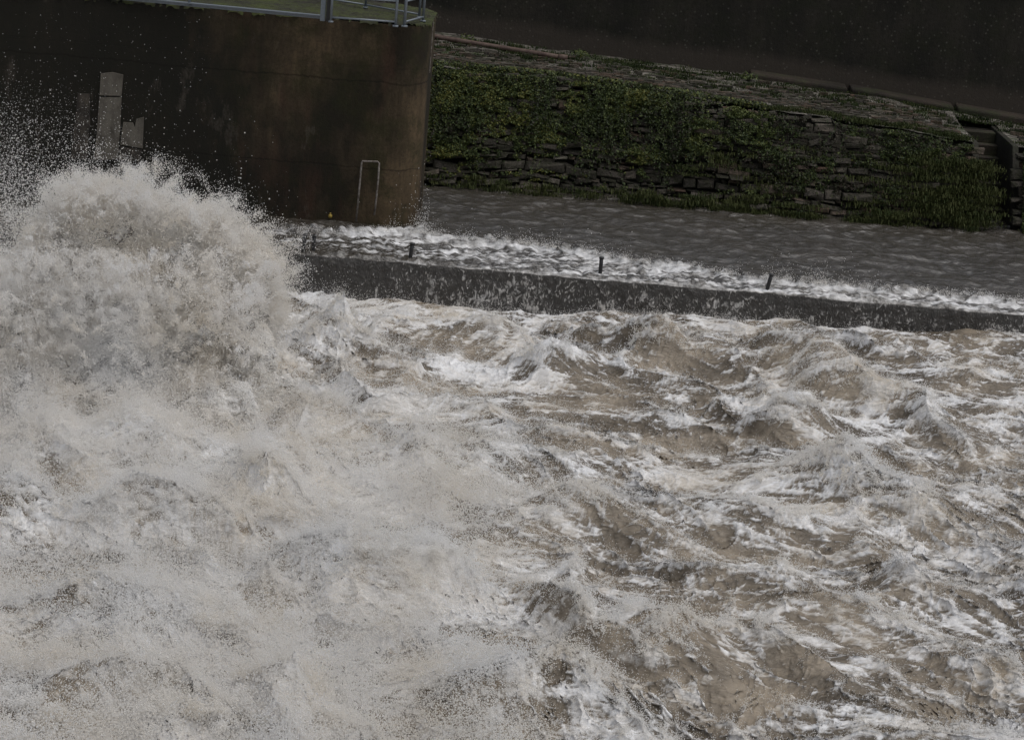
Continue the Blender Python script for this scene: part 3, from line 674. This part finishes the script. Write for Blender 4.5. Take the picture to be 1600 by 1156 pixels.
y = np.concatenate([y, 58.25+.60*(SZ-1.1)+.10*np.sin(SX*.7)-SY])
leaves('ivy', np.stack([x, y, z], 1), r.uniform(.016, .046, len(x)), tn, M['leaf'], 'dark green ivy and creepers hanging over the embankment stones', 'ivy', 31)
# ivy lip rolling over the top edge
N = 16000; x = r.uniform(-3.4, 6, N); y = Y_BANK-.15+r.beta(1.2, 2, N)*1.1; k = r.random(N) < np.clip(.5+1.1*n2(x*1.2, y*1.5, 116)-.5*(y-Y_BANK), 0, 1)
x, y = x[k], y[k]; z = bank_top(x)+.04+.16*r.random(len(x))*np.clip(1-(y-Y_BANK), 0, 1)
leaves('creeper', np.stack([x, y, z], 1), r.uniform(.03, .06, len(x)), np.clip(.5+.3*r.normal(size=len(x)), 0, .9), M['leaf'], 'creeper leaves spilling over the top edge of the embankment', 'creeper', 32, 1.5)
# grass: top strip, tufts along the toe, along the wall
def tufts(n_, xf, yf, zf, h0, h1, per, sp, seed, tb=.5):
    r = np.random.default_rng(seed); B = []; Hh = []; T_ = []
    for k in range(n_):
        x = xf(r); y = yf(r, x); 
        if XS0-.15 < x < XS1+.1 and y < Y_BANK+2.9 and not (seed == 44 and y < 59.2): continue
        z = zf(x, y); hb = r.uniform(h0, h1); m_ = int(per*r.uniform(.5, 1.3))
        q = r.normal(size=(m_, 2))*sp
        B.append(np.stack([x+q[:, 0], y+q[:, 1]*.6, np.full(m_, z)], 1)); Hh.append(hb*r.uniform(.5, 1.1, m_)); T_.append(np.clip(tb+.2*r.normal()+.15*r.normal(size=m_), 0, 1))
    return np.concatenate(B), np.concatenate(Hh), np.concatenate(T_)
B, Hh, T_ = tufts(700, lambda r: r.uniform(-3, 17), lambda r, x: Y_BANK+.15+r.uniform(0, .5)+.15*math.sin(x*2), lambda x, y: path_z(x, y), .04, .13, 60, .14, 41, .7)
blades('verge_grass', B, Hh, T_, 'short green grass along the edge of the path', 'grass', 51)
B, Hh, T_ = tufts(700, lambda r: r.uniform(-3, 17), lambda r, x: Y_BANK+1.2+r.beta(1.2, 1)*3.1, lambda x, y: path_z(x, y), .04, .13, 45, .14, 42)
blades('path_grass', B, Hh, T_, 'green grass and weeds growing between the path stones', 'grass', 52)
xs_list = [6.1, 6.5, 7.0, 5.6, 8.5, 9.3, 4.5, 3.2]
B, Hh, T_ = tufts(170, lambda r: xs_list[r.integers(len(xs_list))]*1.0+r.normal()*.35+(r.random() < .5)*r.uniform(-8.5, 6), lambda r, x: 58.15-r.uniform(0, .3), lambda x, y: 1.05+(random.random()**2)*.35, .08, .24, 70, .14, 43, .9)
blades('tussock_grass', B, Hh, T_, 'long grass tussocks hanging at the waterline of the embankment', 'grass', 53, .9)
B, Hh, T_ = tufts(330, lambda r: (XS0+.35-abs(r.normal()*1.5-.2)) if r.random() < .7 else r.uniform(4, XS0), lambda r, x: 58.1+r.uniform(0, 1.0), lambda x, y: 1.12+(y-58.1)*1.5+random.random()*.25, .05, .20, 60, .20, 44, .95)
blades('bank_grass', B, Hh, T_, 'thick hanging grass on the embankment beside the stone steps', 'grass', 54, .9)
# single leafy weeds beside the wall
for i, (px, py, lab) in enumerate([(730, 57, 'small bright green leafy weed behind the brown pipe'), (905, 90, 'small leafy weed on the path right of the pipe end'), (1170, 125, 'broad leafy weed at the foot of the tall wall, before the kerb slab')]):
    q = atY(px, py, Y_WALL-.9); n_ = 90; th = r.uniform(0, 6.28, n_); el = r.uniform(.2, 1.3, n_); rr = r.uniform(.05, .22, n_)
    Pn = np.stack([rr*np.cos(th)*np.cos(el)*1.4, rr*np.sin(th)*np.cos(el), rr*np.sin(el)+.03], 1)
    wr_ = empty('leafy_weed', (q[0], Y_WALL-.9, float(path_z(q[0], Y_WALL-.9)))); tag(wr_, lab, 'weed', 'weeds on the far bank path')
    nrm = r.normal(size=(n_, 3))+np.array([0, -1, 1.5]); nrm /= np.linalg.norm(nrm, axis=1)[:, None]; a = np.cross(nrm, r.normal(size=(n_, 3))); a /= np.linalg.norm(a, axis=1)[:, None]; b = np.cross(nrm, a)
    s = r.uniform(.03, .055, n_)[:, None]; V = np.stack([Pn-a*s, Pn+b*s*.6, Pn+a*s, Pn-b*s*.6], 1).reshape(-1, 3)
    npmesh('foliage', V, np.arange(4*n_).reshape(-1, 4), M['leaf'], wr_, False, {'tint': ('FACE', np.clip(.6+.2*r.normal(size=n_), 0, .92))})
    mb = MB()
    for k in range(6): mb.tube([Vector((0, 0, 0)), Vector(Pn[k])], .006, 5)
    mb.build('stem', M['leaf'])
    st = bpy.data.objects[-1] if False else SC.collection.objects[-1]; st.parent = wr_

# ------------------------------------------------------------------ the breaking splash
# body: merged foam lumps
LUMPS = [ # px, py, Y, rx px, rz px, depth m
 (205, 385, 41.5, 80, 85, .9), (345, 400, 41.2, 55, 55, .6), (130, 385, 41.6, 55, 65, .7), (290, 385, 41.3, 60, 60, .7), (395, 440, 40.8, 33, 40, .5), (120, 440, 41.6, 80, 95, .9), (300, 420, 41.3, 85, 80, .9), (365, 450, 41.0, 62, 65, .7), (382, 505, 40.6, 40, 80, .6),
 (210, 520, 40.8, 150, 110, 1.2), (70, 540, 41.0, 130, 110, 1.2), (330, 540, 40.4, 85, 90, 1.0), (150, 640, 39.6, 200, 90, 1.3), (330, 630, 39.4, 90, 70, 1.0), (300, 610, 39.8, 120, 75, 1.0), (388, 570, 40.1, 55, 75, .7), (60, 640, 39.8, 150, 90, 1.1), (200, 560, 40.2, 120, 90, 1.0), (-80, 560, 41.0, 130, 150, 1.2), (-90, 660, 39.6, 160, 90, 1.3)]
def sph(nu, nv):
    u, v = np.meshgrid(np.linspace(0, 2*np.pi, nu, endpoint=False), np.linspace(0, np.pi, nv)); 
    P_ = np.stack([np.cos(u)*np.sin(v), np.sin(u)*np.sin(v), np.cos(v)], -1).reshape(-1, 3)
    fc = []
    i = np.arange((nv-1)*nu); r_ = i//nu; c = i % nu; a = r_*nu+c; b = r_*nu+(c+1) % nu
    return P_, np.stack([a, a+nu, b+nu, b], 1)
SP, SF = sph(230, 150)
VV = []; FF = []; TT = []; FOo = []; base = 0
def lump_field(P_):
    q = P_.astype(np.float64)
    w1 = n3(q[:, 0]*.9, q[:, 1]*.9, q[:, 2]*.9, 1)
    b1 = np.abs(n3(q[:, 0]*1.6, q[:, 1]*1.6, q[:, 2]*1.6, 2)); b2 = np.abs(n3(q[:, 0]*3.6, q[:, 1]*3.6, q[:, 2]*3.6, 3)); b3 = np.abs(n3(q[:, 0]*8, q[:, 1]*8, q[:, 2]*8, 4)); b4 = np.abs(n3(q[:, 0]*18, q[:, 1]*18, q[:, 2]*18, 5))
    return .42*w1+.34*b1+.20*b2+.11*b3+.05*b4-.12
LC = []
for (px, py, Y, rx, rz, dp) in LUMPS:
    c = atY(px, py, Y); R_ = np.array([rx*Y/F, dp, rz*Y/F]); LC.append((c, R_))
    P0 = c+SP*R_*.86; nn_ = SP/R_; nn_ /= np.linalg.norm(nn_, axis=1)[:, None]
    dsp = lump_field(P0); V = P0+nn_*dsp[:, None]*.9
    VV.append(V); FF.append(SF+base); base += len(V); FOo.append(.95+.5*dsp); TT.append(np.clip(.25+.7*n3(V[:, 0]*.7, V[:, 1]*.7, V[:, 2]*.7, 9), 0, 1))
o = npmesh('breaking_wave', np.concatenate(VV), np.concatenate(FF), M['body'], None, True, {'foam': ('POINT', np.concatenate(FOo)), 'tan': ('POINT', np.concatenate(TT))})
tag(o, 'huge churning wave of beige foam bursting upward in front of the pier', 'wave', kind='stuff')

def point_object(name, P_, R_, lab, cat):
    me = bpy.data.meshes.new(name); P_ = np.asarray(P_, np.float32)
    me.vertices.add(len(P_)); me.vertices.foreach_set('co', P_.ravel())
    a = me.attributes.new('rad', 'FLOAT', 'POINT'); a.data.foreach_set('value', np.asarray(R_, np.float32))
    o = bpy.data.objects.new(name, me); SC.collection.objects.link(o); me.materials.append(M['drop'])
    ng = bpy.data.node_groups.new('droplets', 'GeometryNodeTree')
    ng.interface.new_socket('Geometry', in_out='INPUT', socket_type='NodeSocketGeometry'); ng.interface.new_socket('Geometry', in_out='OUTPUT', socket_type='NodeSocketGeometry')
    gi = ng.nodes.new('NodeGroupInput'); go = ng.nodes.new('NodeGroupOutput'); mp = ng.nodes.new('GeometryNodeMeshToPoints')
    na = ng.nodes.new('GeometryNodeInputNamedAttribute'); na.data_type = 'FLOAT'; na.inputs[0].default_value = 'rad'
    sm = ng.nodes.new('GeometryNodeSetMaterial'); sm.inputs['Material'].default_value = M['drop']
    ng.links.new(gi.outputs[0], mp.inputs['Mesh']); ng.links.new(na.outputs[0], mp.inputs['Radius']); ng.links.new(mp.outputs[0], sm.inputs[0]); ng.links.new(sm.outputs[0], go.inputs[0])
    md = o.modifiers.new('droplets', 'NODES'); md.node_group = ng
    return tag(o, lab, cat, kind='stuff')

r = np.random.default_rng(77)
PP = []; RR = []
def add(P_, R_): PP.append(P_); RR.append(R_)
# 1: shell of fine spray around every lump
for (c, R_) in LC:
    area = R_[0]*R_[2]; n_ = int(170000*area)
    d = r.normal(size=(n_, 3)); d[:, 1] = -np.abs(d[:, 1])*(r.random(n_) < .75)+np.abs(d[:, 1])*(r.random(n_) >= .75); d /= np.linalg.norm(d, axis=1)[:, None]
    ex = r.exponential(.10, n_)*(1+1.5*(r.random(n_) < .12))
    lo_ = n3((c+d*R_)[:, 0]*1.3, (c+d*R_)[:, 1]*1.3, (c+d*R_)[:, 2]*1.3, 77); ex = ex*np.clip(.6+2.6*lo_, .12, 2.8); ex = ex*np.where((d[:, 0] > .2) & (c[0] > -5.6), .55, 1); P0 = c+d*R_*.90
    nn_ = d/R_; nn_ /= np.linalg.norm(nn_, axis=1)[:, None]
    ls = lump_field(P0)
    cl = n3(P0[:, 0]*2.2, P0[:, 1]*2.2, P0[:, 2]*2.2, 15)+.5*n3(P0[:, 0]*6, P0[:, 1]*6, P0[:, 2]*6, 16)
    k = cl > r.normal(size=n_)*.22-.22
    P_ = P0+nn_*(ls*.9+ex*(.6+1.2*np.clip(cl, 0, 1)))[:, None]
    add(P_[k], .003+.010*r.random(k.sum())**3)
# 2: ballistic jets on the crown
OUT = [(95, 300), (120, 285), (150, 290), (180, 285), (215, 278), (250, 310), (280, 320), (310, 325), (345, 335), (380, 375), (390, 400), (405, 405), (415, 430), (425, 475), (70, 350), (405, 470), (330, 340), (60, 390), (395, 420), (200, 300), (30, 400), (300, 345)]
def jets(nj, srcs, Y0, v0, v1, side, npts, r0, seed, jit=.5):
    r = np.random.default_rng(seed)
    for k in range(nj):
        px, py = srcs[r.integers(len(srcs))]; s = atY(px+r.normal()*18, py+r.normal()*14+22, Y0+r.normal()*.5)
        v = np.array([r.normal()*.55+side*r.random(), r.normal()*.5-.2, 1.0]); v = v/np.linalg.norm(v)*r.uniform(v0, v1)
        n_ = int(npts*r.uniform(.4, 1.6)); tm = r.uniform(.12, .42)*(1 if v0 < 3 else 1.6); t_ = tm*r.random(n_)**.9
        wob = np.cumsum(r.normal(size=(n_, 3)), axis=0)*.0
        P_ = s+v*t_[:, None]+np.array([0, 0, -4.9])*(t_**2)[:, None]
        P_ += r.normal(size=(n_, 3))*(.012+.16*jit*(t_/tm)**1.5)[:, None]
        add(P_, np.abs(r.normal(size=n_))*r0*.5+r0*.45)
jets(1500, OUT, 41.3, .8, 2.8, .25, 190, .0062, 5, .38)
jets(320, OUT, 41.3, 2.0, 4.2, .2, 170, .0055, 6, .55)
jets(260, [(40, 520), (120, 480), (0, 560), (200, 430), (60, 450), (300, 420)], 41.3, 3.5, 7.0, -.5, 220, .0050, 8, 1.3)
jets(1700, [(int(px_), int(py_)) for px_ in range(-20, 430, 50) for py_ in range(400, 660, 45) if py_ > 330+max(0, px_-300)*1.2], 39.6, .8, 2.6, .15, 150, .0065, 9, .35)
# 3: drifting fine droplets above and left of the crown
def cloud(n_, px0, px1, py0, py1, Y0, Y1, dens, r0, r1, seed):
    r = np.random.default_rng(seed); px = r.uniform(px0, px1, n_); py = r.uniform(py0, py1, n_); Y = r.uniform(Y0, Y1, n_)
    d = fwd[None, :]+((px-800)/F)[:, None]*rt-((py-578)/F)[:, None]*up; P_ = CAM+d*(Y/d[:, 1])[:, None]
    cl = n3(P_[:, 0]*1.1, P_[:, 1]*1.1, P_[:, 2]*1.1, 18)*.7+.5*n3(P_[:, 0]*3.5, P_[:, 1]*3.5, P_[:, 2]*3.5, 19)
    k = r.random(n_) < np.clip(dens(px, py)*(1+2.6*cl), 0, 1)
    add(P_[k], (r0+(r1-r0)*r.random(k.sum())**3)*np.interp(py[k], [0, 260], [.5, 1]))
cloud(240000, -120, 330, 20, 420, 39, 44, lambda x, y: sst(300, -20, x)**1.5*sst(40, 400, y)**1.8*.9+.004, .002, .010, 61)
cloud(30000, 150, 450, 180, 420, 40, 43, lambda x, y: .5*sst(250, 420, y)*sst(450, 330, x)+.004, .002, .009, 62)
# 4: low spray over the foam at the lower left
def low_cloud(n_, px0, px1, py0, py1, h, dens, r0, r1, seed):
    r = np.random.default_rng(seed); px = r.uniform(px0, px1, n_); py = r.uniform(py0, py1, n_)
    d = fwd[None, :]+((px-800)/F)[:, None]*rt-((py-578)/F)[:, None]*up; P_ = CAM+d*((.3-CAM[2])/d[:, 2])[:, None]
    Hs, _, _ = river(P_[:, 0], P_[:, 1]); e = r.exponential(h, n_)
    cl = n3(P_[:, 0]*.9, P_[:, 1]*.9, e*1.2, 28)*.8+.5*n3(P_[:, 0]*3, P_[:, 1]*3, e*3, 29)+.4*n3(P_[:, 0]*8, P_[:, 1]*8, e*8, 30)
    k = r.random(n_) < np.clip(dens(px, py)*(1+2.8*cl), 0, 1)
    P_[:, 2] = Hs+e*(.6+.8*np.clip(cl+.4, 0, 1.5)); add(P_[k], r0+(r1-r0)*r.random(k.sum())**2.5)
edge = lambda x, y: np.interp(y, [560, 640, 700, 800, 860, 930, 980, 1060, 1160], [420, 560, 700, 840, 800, 740, 790, 830, 850])
low_cloud(1000000, -150, 900, 600, 1230, .30, lambda x, y: sst(60, -120, x-edge(y, y))*(.27+.30*(np.sin(x*.013+y*.021)*np.sin(x*.007-y*.017+1.2) > -.1)), .003, .010, 71)
low_cloud(110000, 540, 900, 640, 860, .28, lambda x, y: .7*np.exp(-((x-700)/120)**2-((y-730)/70)**2), .004, .011, 72)
# small bursts of white water
r = np.random.default_rng(88)
for (px, py, h, w_, n_) in [(250, 760, 1.1, .8, 26000), (110, 850, .7, .7, 14000), (420, 800, .9, .8, 24000), (560, 860, .8, .7, 22000), (640, 900, .6, .6, 16000), (330, 960, .8, .8, 18000), (150, 1000, .8, .8, 16000),
        (720, 1010, .5, .5, 12000), (480, 1040, .7, .7, 16000), (600, 1120, .7, .7, 14000), (300, 1120, .7, .8, 14000), (440, 720, .6, .7, 14000), (60, 1090, .8, .8, 12000), (520, 690, .5, .6, 9000), (640, 740, .45, .6, 9000),
        (1240, 660, .35, .45, 7000), (1010, 500, .45, .3, 5000), (960, 770, .3, .45, 6000), (1330, 640, .25, .4, 5000), (700, 620, .3, .5, 5000), (1130, 760, .25, .5, 5000), (880, 545, .3, .4, 4000), (510, 500, .5, .4, 7000), (1400, 770, .25, .5, 5000), (860, 690, .25, .4, 4000)]:
    b0 = at(px, py, .2); hs = river(np.array([b0[0]]), np.array([b0[1]]))[0][0]
    nj = 26
    for j in range(nj):
        m_ = max(20, n_//nj); v = np.array([r.normal()*w_*1.6, r.normal()*w_*1.3, r.uniform(.5, 1)*math.sqrt(2*9.8*h)*.8]); tm = r.uniform(.15, .5); t_ = tm*r.random(m_)**.8
        P_ = np.array([b0[0]+r.normal()*w_*.5, b0[1]+r.normal()*w_*.4, hs-.05])+v*t_[:, None]*.55+np.array([0, 0, -4.9])*(t_**2)[:, None]+r.normal(size=(m_, 3))*(.015+.08*w_*(t_/tm)**1.3)[:, None]
        add(P_, .003+.008*r.random(m_)**2.5)
# 5: splashes thrown from crests across the river
cr = r.random((60000, 2)); X_ = (cr[:, 0]*.5-.25)*50; Y_ = 27+cr[:, 1]*22
Hs, Fo, _ = river(X_, Y_); sc_ = Hs+.25*Fo+.2*n2(X_*.5, Y_*.5, 99)
idx = np.argsort(-sc_)[:5200]
for i in idx:
    n_ = int(r.integers(15, 70)); v = np.array([r.normal()*.7+.2, r.normal()*.6, r.uniform(.5, 1.8)]); tm = r.uniform(.08, .26); t_ = tm*r.random(n_)
    P_ = np.array([X_[i], Y_[i], Hs[i]-.03])+v*t_[:, None]+np.array([0, 0, -4.9])*(t_**2)[:, None]+r.normal(size=(n_, 3))*(.010+.055*(t_/tm)**2)[:, None]
    add(P_, r.uniform(.004, .010, n_))
# 6: along the foamy crest of the weir
yb_of = lambda x: np.interp(x, [-9, -5.2, -2.6, -.8, 1.2, 2.7, 4.1, 5.5, 8, 14], [51.2, 51.5, 52.1, 52.0, 51.6, 51.25, 50.75, 50.4, 50.3, 50.5])
for (n_, x0, x1, hz) in ((16000, -6, 13, .025), (4000, -3.2, 2.5, .08), (1500, 4.8, 8.0, .13), (1500, -3.0, -2.2, .25)):
    x = r.uniform(x0, x1, n_); y = yb_of(x)+.22*n2(x*.9, x*0, 71)+.10*n2(x*3.1, x*0, 68)+r.normal(size=n_)*.12; e = r.exponential(hz, n_); k = n2(x*2, y*2, 33)+.6*n2(x*7, y*7, 34) > r.normal(size=n_)*.3
    add(np.stack([x, y, 1.12+e], 1)[k], r.uniform(.003, .009, k.sum()))
# 7: froth: fine droplets hugging every foaming crest
xi_ = r.integers(0, len(ss), 2600000); yi_ = r.integers(int(np.searchsorted(ys, 25)), len(ys)-8, 2600000)
inr = np.abs(ss[xi_]) < .25
xi_, yi_ = xi_[inr], yi_[inr]; fo = FOAM[yi_, xi_]; cr_ = CREST[yi_, xi_]
lf = sst(3.0, -3.0, Xg[yi_, xi_]+(Yg[yi_, xi_]-36)*.15)
k = r.random(len(fo)) < .30*lf*np.clip(fo-.4, 0, 1)+np.clip(fo-.62, 0, .6)*1.5*np.clip(cr_*1.7-.35, 0, 1.3)
xi_, yi_, fo, cr_, lf = xi_[k], yi_[k], fo[k], cr_[k], lf[k]
dr = (lf > .15) | (r.random(len(fo)) < .6)
xi_, yi_, fo, cr_, lf = xi_[dr], yi_[dr], fo[dr], cr_[dr], lf[dr]
e = r.exponential(1, len(fo))*(.010+.07*lf+.045*np.clip(cr_, 0, 1)**1.5)
add(np.stack([Xd[yi_, xi_]+r.normal(size=len(e))*.012, Yd[yi_, xi_]+r.normal(size=len(e))*.012, H[yi_, xi_]+e], 1), r.uniform(.003, .0065, len(e)))
P_ = np.concatenate(PP); R_ = np.concatenate(RR)
k = P_[:, 2] > -.2; P_ = P_[k]; R_ = R_[k]
point_object('spray', P_, R_, 'white droplets of spray thrown up by the splash and flying over the foaming river', 'spray')
print('POINTS', len(P_))

# ------------------------------------------------------------------ mist hanging over the splash
SC.cycles.volume_bounces = 3; SC.cycles.diffuse_bounces = 8; SC.cycles.volume_step_rate = 1.0
mm = bpy.data.materials.new('mist'); mm.use_nodes = True; t = mm.node_tree; t.nodes.clear()
out = t.nodes.new('ShaderNodeOutputMaterial'); pv = t.nodes.new('ShaderNodeVolumePrincipled'); t.links.new(pv.outputs[0], out.inputs['Volume'])
pv.inputs['Color'].default_value = (.97, .97, .97, 1); pv.inputs['Anisotropy'].default_value = .2
g = t.nodes.new('ShaderNodeNewGeometry')
def mth(op, a, b=0., clamp=False):
    x = t.nodes.new('ShaderNodeMath'); x.operation = op; x.use_clamp = clamp
    for i, v in enumerate((a, b)):
        if isinstance(v, (int, float)): x.inputs[i].default_value = v
        else: t.links.new(v, x.inputs[i])
    return x.outputs[0]
tot = None
MS = .20
for (px, py, z, r_, dn) in [(230, 770, .9, 1.2, 1.3), (440, 830, .8, 1.3, 1.2), (600, 860, .6, 1.0, 1.5), (90, 700, 1.0, 1.3, .9), (330, 960, .7, 1.3, 1.2), (130, 1040, .9, 1.5, 1.3), (520, 1050, .5, 1.2, .8), (680, 1000, .4, .7, 1.2), (450, 700, .7, 1.0, .8), (150, 520, 2.2, 1.6, .4), (20, 450, 2.6, 1.2, .4), (200, 620, 1.4, 1.5, .8), (20, 620, 1.4, 1.4, .8)]:
    p = at(px, py, z)
    vm = t.nodes.new('ShaderNodeVectorMath'); vm.operation = 'DISTANCE'; t.links.new(g.outputs['Position'], vm.inputs[0]); vm.inputs[1].default_value = tuple(p)
    q = mth('MAXIMUM', mth('SUBTRACT', 1.0, mth('DIVIDE', vm.outputs['Value'], r_)), 0.0)
    q = mth('MULTIPLY', q, dn*MS); tot = q if tot is None else mth('ADD', tot, q)
no = t.nodes.new('ShaderNodeTexNoise'); no.inputs['Scale'].default_value = 1.0; no.inputs['Detail'].default_value = 7; no.inputs['Roughness'].default_value = .62; t.links.new(g.outputs['Position'], no.inputs['Vector'])
nz = mth('MULTIPLY', mth('SUBTRACT', no.outputs[0], .42), 4.5); nz = mth('MINIMUM', mth('MAXIMUM', nz, 0.0), 1.6)
t.links.new(mth('MULTIPLY', tot, nz), pv.inputs['Density'])
mb = MB(); mb.box(-12, 1.0, 27, 42, -.4, 3.9)
tag(mb.build('mist', mm), 'pale soft mist drifting over the foam at the lower left', 'mist', kind='stuff')
